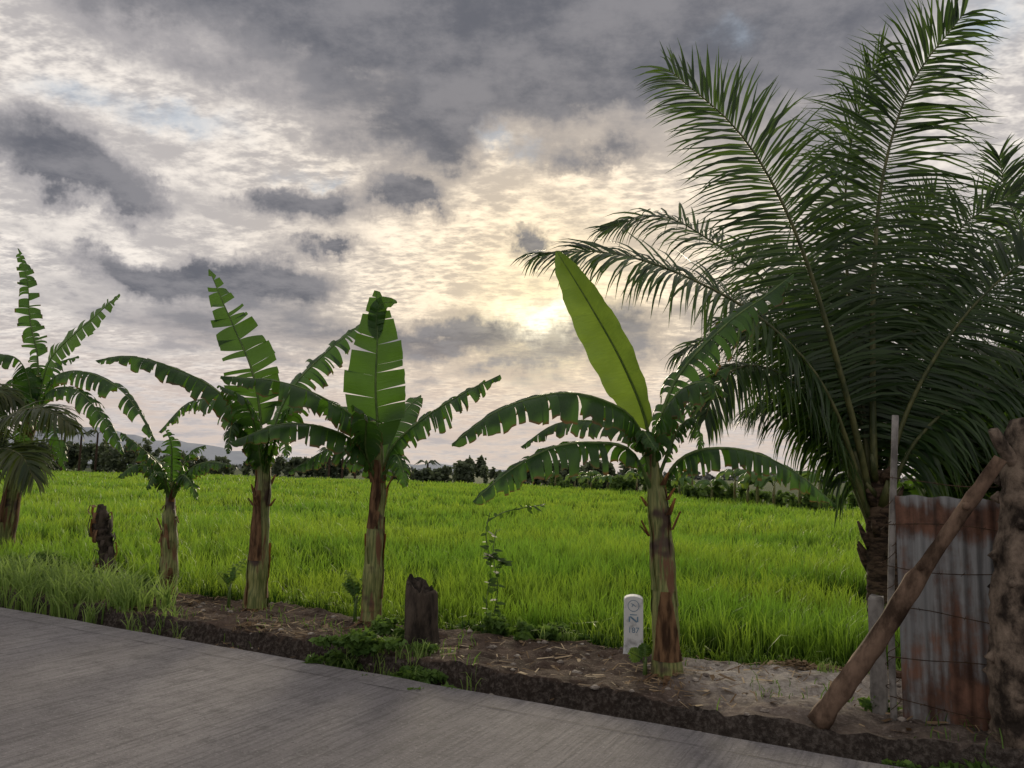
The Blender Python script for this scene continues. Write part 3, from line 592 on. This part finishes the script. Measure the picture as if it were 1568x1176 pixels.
# ---------------------------------------------------------------- weeds and grass
def tuft(name,cs,n,h,w,lean,seed):
    rs=np.random.RandomState(seed); X=[];Yy=[];Hh=[]
    for (px,py,rx,ry,hs) in cs:
        g=G(px,py,.05); m=int(n*rx*ry*10); cx=rs.normal(size=m//14+1)*rx*.6; cy=rs.normal(size=m//14+1)*ry*.6; k=rs.randint(0,len(cx),m); ch=rs.uniform(.5,1.15,len(cx))
        X.append(g[0]+cx[k]+rs.normal(size=m)*.03); Yy.append(g[1]+cy[k]+rs.normal(size=m)*.03); Hh.append(h*hs*ch[k]*rs.uniform(.5,1.1,m))
    X=np.concatenate(X);Yy=np.concatenate(Yy);Hh=np.concatenate(Hh)
    s,t=st(X,Yy); o=t>.05; X,Yy,Hh=X[o],Yy[o],Hh[o]
    return blades(name,X,Yy,H(X,Yy)-.02,Hh,w*rs.uniform(.6,1.3,len(X)),lean,M_grass,seed)
tuft('roadside_grass',[(60,915,.7,.4,1),(120,925,.6,.4,1.),(175,938,.45,.3,.9),(20,900,.7,.5,1)],260,.46,.0065,1.0,11)
tuft('roadside_grass',[(260,965,.25,.2,.7),(225,955,.3,.25,.9)],160,.32,.005,.9,12)
tuft('roadside_grass',[(560,1010,.5,.2,.8),(620,1025,.4,.15,.8),(520,1000,.25,.15,.8)],260,.24,.004,.8,13)
tuft('roadside_grass',[(1330,1040,.3,.2,.7),(1180,1000,.5,.15,.9),(1090,1000,.3,.15,.8),(860,985,.4,.15,.8)],160,.22,.004,.9,14)
# field-edge fringe grass
rs=np.random.RandomState(21); n=14000; s_=rs.uniform(-19,3.2,n); t_=field_t(s_)+rs.normal(size=n)*.12-.02+.35*gn(s_,s_*0,1.6); x_,y_=XY(s_,t_)
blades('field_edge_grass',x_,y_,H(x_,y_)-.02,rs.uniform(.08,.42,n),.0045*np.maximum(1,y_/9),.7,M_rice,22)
n=3000; s_=rs.uniform(-14,3,n); t_=rs.uniform(.22,2,n); x_,y_=XY(s_,t_); kk=(gn(x_,y_,2.1)>.12); x_,y_=x_[kk],y_[kk]
blades('verge_grass',x_,y_,H(x_,y_)-.01,rs.uniform(.03,.13,len(x_)),.004,.9,M_weed,23)
def weed(cs,n,size,seed,name='weed_clump'):
    E=[]
    rs=np.random.RandomState(seed)
    for (px,py,rx,ry,h) in cs:
        g=G(px,py,.05); z=H(g[0],g[1])
        for i in range(9): E.append((g[0]+rs.normal()*rx*.5,g[1]+rs.normal()*ry*.5,z+h*rs.uniform(.1,.75),rx*.3,ry*.3,h*.3))
    return leafcloud(name,E,n,size,M_weed,1.9,.6,seed)
weed([(570,1005,.45,.2,.16),(640,1025,.4,.15,.13),(520,1000,.25,.15,.2),(680,1040,.2,.1,.10),(600,985,.3,.15,.2)],3600,.034,31)
weed([(765,975,.22,.2,.22),(735,965,.15,.15,.28),(830,985,.25,.15,.15)],900,.05,32)
weed([(860,965,.25,.2,.4),(1050,960,.3,.2,.3),(1090,985,.25,.15,.2)],1100,.045,33)
weed([(1130,985,.5,.2,.2),(1250,995,.4,.15,.2),(900,985,.3,.15,.18)],900,.04,34)
weed([(1440,1160,.3,.12,.10),(1500,1165,.3,.12,.1),(1345,1095,.15,.1,.1)],700,.03,35)
weed([(120,880,.5,.4,.35),(210,905,.4,.3,.2),(60,880,.5,.4,.3)],1500,.06,36)
# climbing vine sapling
mb=MB(); g=G(748,972,.05); Yv=g[1]; rd=random.Random(17)
for stem in ([(748,972),(745,920),(752,870),(744,820),(750,785)],[(752,965),(762,900),(755,850),(760,810)],[(745,800),(770,785),(800,778),(835,772)],[(748,850),(770,858),(775,862)]):
    C=catmull([P(a,b,Yv+rd.uniform(-.05,.05)) for a,b in stem],30); tube(mb,C,.005,5,1)
    for i in range(1,30):
        for q_ in range(2):
            if rd.random()<(.45 if stem[-1][0]<790 else .72): continue
            L=rd.uniform(.05,.10); d=nrm(np.array([rd.uniform(-1,1),rd.uniform(-1,.3),rd.uniform(-.5,.4)])); sv=nrm(np.cross(d,[rd.uniform(-.3,.3),-.4,1])); c=C[i]
            vs=[c,c+d*L*.35+sv*L*.33,c+d*L*.8+sv*L*.2,c+d*L*1.1,c+d*L*.8-sv*L*.2,c+d*L*.35-sv*L*.33]; mb.add(vs,[(0,1,2,3),(0,3,4,5)],0,[(0,0,rd.random()*.5)]*6)
mb.obj('climbing_vine',[M_bush,M_pet],False)
# straw/leaf litter and stones
rs=np.random.RandomState(41); n=2200; s_=rs.uniform(-13,3.5,n); t_=rs.uniform(.25,2.2,n); x_,y_=XY(s_,t_)
g=G(1240,1022,.05); m_=700; x_=np.r_[x_,g[0]+rs.normal(size=m_)*.16]; y_=np.r_[y_,g[1]+rs.normal(size=m_)*.10]
for (px,py) in ((400,965),(560,968),(270,925),(450,975),(1020,1050)):
    g=G(px,py,.05); x_=np.r_[x_,g[0]+rs.normal(size=90)*.25]; y_=np.r_[y_,g[1]+rs.normal(size=90)*.2]
n=len(x_); a=rs.uniform(0,6.28,n); L=rs.uniform(.015,.08,n); w=rs.uniform(.002,.006,n)+(rs.rand(n)<.08)*.012; z=H(x_,y_)+rs.uniform(.006,.03,n); dx,dy=np.cos(a)*L,np.sin(a)*L; wx,wy=-np.sin(a)*w,np.cos(a)*w; dz=rs.uniform(-.01,.02,n)
V=np.stack([np.stack([x_-dx-wx,y_-dy-wy,z-dz],1),np.stack([x_+dx-wx,y_+dy-wy,z+dz],1),np.stack([x_+dx+wx,y_+dy+wy,z+dz],1),np.stack([x_-dx+wx,y_-dy+wy,z-dz+.004],1)],1)
tn=np.zeros((n,4,3)); tn[:,:,2]=(rs.rand(n)**1.8)[:,None]
npobj('leaf_litter',V.reshape(-1,3),np.arange(n*4),np.arange(n)*4,tn.reshape(-1,3),M_straw)
mb=MB(); rd=random.Random(44)
for i in range(560):
    s,t=(rd.uniform(-9,3),rd.uniform(.0,1.9)) if i%3 else ((rd.uniform(-3,1),rd.uniform(.3,2.4)) if i%2 else (rd.uniform(-9,2),rd.uniform(.02,.2))); x,y=XY(s,t); r=rd.choice([.006,.009,.012,.02,.03]); z=float(H(x,y))
    vs=[];
    for zz,k_ in ((-.3,.8),(.3,1),(.9,.5)):
        for j in range(6): th=j*1.047+rd.uniform(-.2,.2); vs.append((x+r*k_*math.cos(th)*rd.uniform(.8,1.3),y+r*k_*math.sin(th),z+r*zz*.7))
    mb.add(vs,[(q*6+j,q*6+(j+1)%6,(q+1)*6+(j+1)%6,(q+1)*6+j) for q in range(2) for j in range(6)]+[tuple(range(12,18))])
mb.obj('loose_stones',[M_stone],False)
# ---------------------------------------------------------------- background vegetation
def treeline(name,segs,n,size,mat,seed,gapp=0.):
    rs=np.random.RandomState(seed); E=[]
    for (px0,px1,topy0,topy1,dist,var) in segs:
        m=max(2,int(abs(px1-px0)/9)); last=0
        for i in range(m):
            f=(i+rs.uniform(-.4,.4))/m; px=px0+(px1-px0)*f; last=.5*last+rs.uniform(-1,1)*var; ty=topy0+(topy1-topy0)*f+last*.9; Yd=dist*rs.uniform(.95,1.12)
            if rs.rand()<gapp: continue
            tp=P(px,ty,Yd); hgt=max(.8,tp[2]+.3); r=(abs(px1-px0)/m)*Yd/FP*rs.uniform(.6,1.5); r=min(r,hgt*.6)
            for q in range(6):
                zc=-.3+hgt*rs.uniform(.12,.85); rz=min(hgt*.25,(-.3+hgt)-zc+hgt*.06)
                E.append((tp[0]+rs.normal()*r*.6,tp[1]+rs.normal()*r*.4,zc,r*rs.uniform(.3,.75),r*.5,max(.2,rz)))
    return leafcloud(name,E,n,size,mat,1.5,.5,seed)
treeline('distant_treeline',[(-200,60,674,670,165,9),(60,130,668,668,165,9),(130,240,674,684,160,9),(240,345,695,698,170,6),(345,480,699,703,165,6),(480,560,700,705,165,7)],17000,.7,M_far,51,.1)
treeline('distant_treeline',[(560,690,719,718,115,4),(700,744,702,703,112,2),(745,800,716,714,118,4),(800,900,708,708,105,6),(900,1000,709,714,90,7)],10000,.48,M_far,52,.12)
treeline('field_hedge',[(850,900,727,729,84,5),(900,1000,728,734,70,8),(1000,1060,739,741,60,8),(1060,1200,745,751,47,9),(1200,1330,755,759,42,9),(1330,1700,740,720,38,12)],15000,.24,M_hedge,53,.12)
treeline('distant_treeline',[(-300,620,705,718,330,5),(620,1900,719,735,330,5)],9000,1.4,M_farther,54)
# banana clumps at the field's far edge
mb=MB(); rd=random.Random(61)
for px,Yd,py in [(850,80,742),(880,76,744),(905,72,744),(930,68,747),(975,62,748),(1060,50,757),(1090,47,760),(1125,45,764),(1160,43,768),(1185,42,770),(1225,41,772),(205,150,716),(900,80,742),(1145,44,765),(1040,54,754),(1255,40,774)]:
    g=P(px,py,Yd); g[2]=-.25; hh=rd.uniform(1.4,2.3); tube(mb,[g,g+[0,0,hh*.55],g+[.05,0,hh*.8]],[.11,.09,.05],6,2)
    for i in range(8):
        a=rd.uniform(0,6.28); o=np.array([math.cos(a),math.sin(a),0]); b0=g+[0,0,hh*.75]; L=rd.uniform(.8,1.4)
        bleaf(mb,[b0,b0+o*L*.3+[0,0,L*.45],b0+o*L*.8+[0,0,L*.4],b0+o*L*1.1+[0,0,-.05*L]],hw=.24,tear=0,nst=4,droop=35,hang=.2,seed=i,pr=.02)
mb.obj('distant_banana_grove',[M_leafy,M_pet,M_stem])
# palms in distant line
mb=MB()
for px,topy,Yd in [(100,662,150),(125,666,152),(150,663,155),(505,690,150),(525,693,152),(545,691,155),(655,710,140)]:
    t_=P(px,topy,Yd); g=np.array([t_[0],t_[1],-.3]); tube(mb,[g,t_],[.25,.18],5,1)
    for i in range(13):
        a=rd.uniform(0,6.28); o=np.array([math.cos(a),math.sin(a),0]); L=2.6; sv=nrm(np.cross(o,DOWN))*.3; c=[t_,t_+o*L*.5+[0,0,.7],t_+o*L+[0,0,-.4]]
        mb.add([c[0]-sv*.3,c[0]+sv*.3,c[1]+sv+DOWN*.3,c[1],c[1]-sv+DOWN*.3,c[2]],[(0,1,2,3),(0,3,4),(3,2,5),(4,3,5)],0,[(0,0,rd.random())]*6)
mb.obj('distant_palm_grove',[M_far,M_bark],False)
# shrubs/trees behind the fence
rs=np.random.RandomState(71); E=[]
for (px,py,Yd,r) in [(1425,720,9.5,.5),(1470,700,9.2,.55),(1520,690,9,.6),(1570,640,9,.8),(1620,600,9,.9),(1450,770,9,.6),(1530,760,8.8,.6),(1400,740,10.5,.5),(1600,720,8.6,.8),(1540,620,10,.6),(1500,800,9,.7),(1600,850,9,.8),(1420,830,9.5,.5)]:
    c=P(px,py,Yd)
    for i in range(7): E.append((c[0]+rs.normal()*r*.5,c[1]+rs.normal()*r*.5,c[2]+rs.normal()*r*.45,r*.42,r*.42,r*.36))
leafcloud('garden_shrub',E,12000,.07,M_bush,2.6,.55,71)
mb=MB(); rd=random.Random(72)
for px,py in ((1470,760),(1530,740),(1585,700)):
    c=P(px,py,9.1); g=np.array([c[0]+.1,c[1],-.25]); tube(mb,catmull([g,(g+c)/2+[.05,0,0],c,c+[.1,0,.5]],12),np.linspace(.06,.015,12),7,0)
    for i in range(8):
        p=g+(c-g)*rd.uniform(.5,1); tube(mb,[p,p+[rd.uniform(-.5,.5),rd.uniform(-.3,.3),rd.uniform(.3,.7)]],[.02,.006],5,0)
mb.obj('garden_shrub_stems',[M_bark])
# hills
def hill(pts,Yd,seed):
    px=np.linspace(pts[0][0],pts[-1][0],90); py=np.interp(px,[p[0] for p in pts],[p[1] for p in pts])+1.2*np.sin(px*.11)+.8*np.sin(px*.27)
    vs=[]
    for a,b in zip(px,py):
        t_=P(a,b,Yd); vs+=[(t_[0],Yd-500,-5),(t_[0],Yd-200,t_[2]*.5),(t_[0],Yd,t_[2]),(t_[0],Yd+600,-5)]
    mb=MB(); mb.add(vs,[(i*4+k,(i+1)*4+k,(i+1)*4+k+1,i*4+k+1) for i in range(89) for k in range(3)]); mb.obj('hills',[M_hill])
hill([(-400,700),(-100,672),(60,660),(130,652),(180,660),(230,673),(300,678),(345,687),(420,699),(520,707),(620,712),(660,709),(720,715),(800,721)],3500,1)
# ---------------------------------------------------------------- sky
w=bpy.data.worlds.new('World'); sc.world=w; w.use_nodes=True; w.node_tree.nodes.clear(); t=NT(w.node_tree)
try: w.cycles.sampling_method='NONE'
except Exception as e: print('ws',e)
sd=ray(838,488).normalized(); s_el=math.asin(sd.z); s_az=math.atan2(sd.x,sd.y)
sky=t.new('ShaderNodeTexSky',sky_type='NISHITA'); sky.sun_disc=False; sky.sun_elevation=s_el; sky.sun_rotation=s_az
tc=t.new('ShaderNodeTexCoord'); dr=tc.outputs['Generated']; sx=t.new('ShaderNodeSeparateXYZ'); t.l.new(dr,sx.inputs[0]); x,y,z=sx.outputs
az=t.m('ARCTAN2',x,y); el=t.m('ARCSINE',z)
zc=t.m('ADD',t.m('MAXIMUM',z,0.),.15); cv=t.new('ShaderNodeCombineXYZ'); t.set(cv.inputs[0],t.m('DIVIDE',x,zc)); t.set(cv.inputs[1],t.m('DIVIDE',y,zc)); pl=cv.outputs[0]
wn=t.new('ShaderNodeSeparateColor'); t.l.new(t.noise(dr,7,6,.66,0,1),wn.inputs[0])
azw=t.m('MULTIPLY_ADD',wn.outputs[0],.24,t.m('ADD',az,-.12)); elw=t.m('MULTIPLY_ADD',wn.outputs[1],.15,t.m('ADD',el,-.075))
def blobs(L):
    acc=None
    for (px,py,a,b,wt) in L:
        d=ray(px,py).normalized(); a0=math.atan2(d.x,d.y); e0=math.asin(d.z); wa=a/FP; wb=b/FP
        du=t.m('MULTIPLY_ADD',azw,1/wa,-a0/wa); dv=t.m('MULTIPLY_ADD',elw,1/wb,-e0/wb)
        e=t.m('EXPONENT',t.m('MULTIPLY',t.m('MULTIPLY_ADD',dv,dv,t.m('MULTIPLY',du,du)),-1.))
        acc=t.m('MULTIPLY',e,wt) if acc is None else t.m('MULTIPLY_ADD',e,wt,acc)
    return acc
acc=blobs([(500,10,700,80,.46),(930,80,350,90,.34),(1250,120,240,160,.20),(60,240,135,48,.34),(150,290,85,32,.26),
 (455,308,66,27,.50),(615,312,56,27,.48),(560,215,140,55,.27),(700,215,100,60,.25),(782,378,34,27,.52),(245,410,90,24,.40),(420,440,105,36,.42),(500,386,42,11,.40),
 (700,525,225,38,.36),(960,515,120,40,.26),(920,235,75,28,.32),(450,130,150,45,.10),(330,500,150,26,.12),
 (350,250,145,50,-.26),(840,300,145,58,-.26),(800,445,135,44,-.32),(120,140,150,40,-.18),(640,385,90,28,-.14),(200,350,150,28,-.15),(1500,150,90,100,-.24),(560,470,110,30,-.10)])
blue=blobs([(1535,15,60,45,1.),(265,178,70,16,.8),(90,150,60,16,.7),(475,262,40,10,.7),(1120,70,40,14,.6),(800,212,40,12,.6)])
n1=t.noise(pl,1.3,5,.6); n2=t.noise(pl,4.6,6,.66); n3=t.noise(t.mapv(pl,(1,1.6,1),(0,0,.5)),17,3,.65)
T=t.m('ADD',acc,t.m('ADD',t.m('MULTIPLY',n1,.75),t.m('MULTIPLY_ADD',n2,.54,t.m('MULTIPLY',n3,.08))))
dark=t.ss(T,.81,1.02)
msk=t.m('SUBTRACT',1.,t.ss(n1,.42,.60))
br=t.ss(t.m('ADD',t.m('MULTIPLY',n3,t.m('MULTIPLY_ADD',msk,.45,.15)),t.m('MULTIPLY',n2,t.m('MULTIPLY_ADD',msk,-.45,.85))),.40,.61)
light=t.mix(br,(.51,.48,.475),(.95,.88,.81))
thin=t.mix(t.ss(T,.67,.85),light,(.41,.39,.40))
dk=t.mix(t.ss(n2,.35,.65),(.140,.145,.170),(.26,.255,.275))
cloud=t.mix(dark,thin,dk)
sv=t.new('ShaderNodeVectorMath',operation='DOT_PRODUCT'); t.l.new(dr,sv.inputs[0]); sv.inputs[1].default_value=sd; ang=t.m('ARCCOSINE',t.m('MINIMUM',sv.outputs['Value'],1.))
g1=t.m('EXPONENT',t.m('MULTIPLY',t.m('POWER',t.m('DIVIDE',ang,.27),2.),-1.)); g2=t.m('EXPONENT',t.m('MULTIPLY',t.m('POWER',t.m('DIVIDE',ang,.08),2.),-1.))
inv=t.m('SUBTRACT',1.,t.m('MULTIPLY',dark,.7))
cloud=t.mix(t.m('MULTIPLY',g1,inv),cloud,t.mix(1.,cloud,(1.42,1.24,.92),'MULTIPLY'))
cloud=t.mix(t.m('MULTIPLY',g2,t.m('MULTIPLY',t.m('MULTIPLY_ADD',br,.6,.35),inv)),cloud,(1.25,1.06,.64))
du=t.m('DIVIDE',t.m('SUBTRACT',azw,s_az),.045); dv=t.m('DIVIDE',t.m('SUBTRACT',elw,s_el),.017)
g3=t.m('EXPONENT',t.m('MULTIPLY',t.m('MULTIPLY_ADD',dv,dv,t.m('MULTIPLY',du,du)),-1.)); cloud=t.mix(t.m('MULTIPLY',g3,t.ss(n3,.3,.6,.4,1),None,True),cloud,(1.6,1.45,1.1))
# low haze band
hz=t.ss(el,.02,.20,1,0); hcol=t.mix(t.ss(el,.0,.10),(.70,.585,.51),(.70,.565,.49)); hcol=t.mix(t.ss(n2,.42,.62,0,.6),hcol,(.43,.43,.47))
cloud=t.mix(t.m('MULTIPLY',hz,.78),cloud,hcol)
bf=t.m('MULTIPLY',t.m('MULTIPLY',blue,t.ss(n2,.35,.6,.3,1)),.8,None,True)
cs=t.new('ShaderNodeVectorMath',operation='SCALE'); t.l.new(t.mix(bf,cloud,(.38,.47,.58)),cs.inputs[0]); cs.inputs['Scale'].default_value=10.
gap=t.m('MULTIPLY',t.ss(n1,.30,.38,1,0),t.ss(el,.5,.8)); 
fin=t.mix(t.m('MULTIPLY',gap,.5),cs.outputs[0],sky.outputs[0])
bg=t.new('ShaderNodeBackground'); bg.inputs[1].default_value=.1; t.l.new(fin,bg.inputs[0]); ow=t.new('ShaderNodeOutputWorld'); t.l.new(bg.outputs[0],ow.inputs[0])
# sun
L=bpy.data.lights.new('sun','SUN'); L.energy=2.4; L.angle=math.radians(12); L.color=(1,.86,.62); so=bpy.data.objects.new('sun',L); sc.collection.objects.link(so)
so.rotation_euler=Vector(sd).to_track_quat('Z','Y').to_euler(); so.location=(0,0,20)
sc.view_settings.view_transform='Standard'; sc.view_settings.look='None'; sc.view_settings.exposure=0
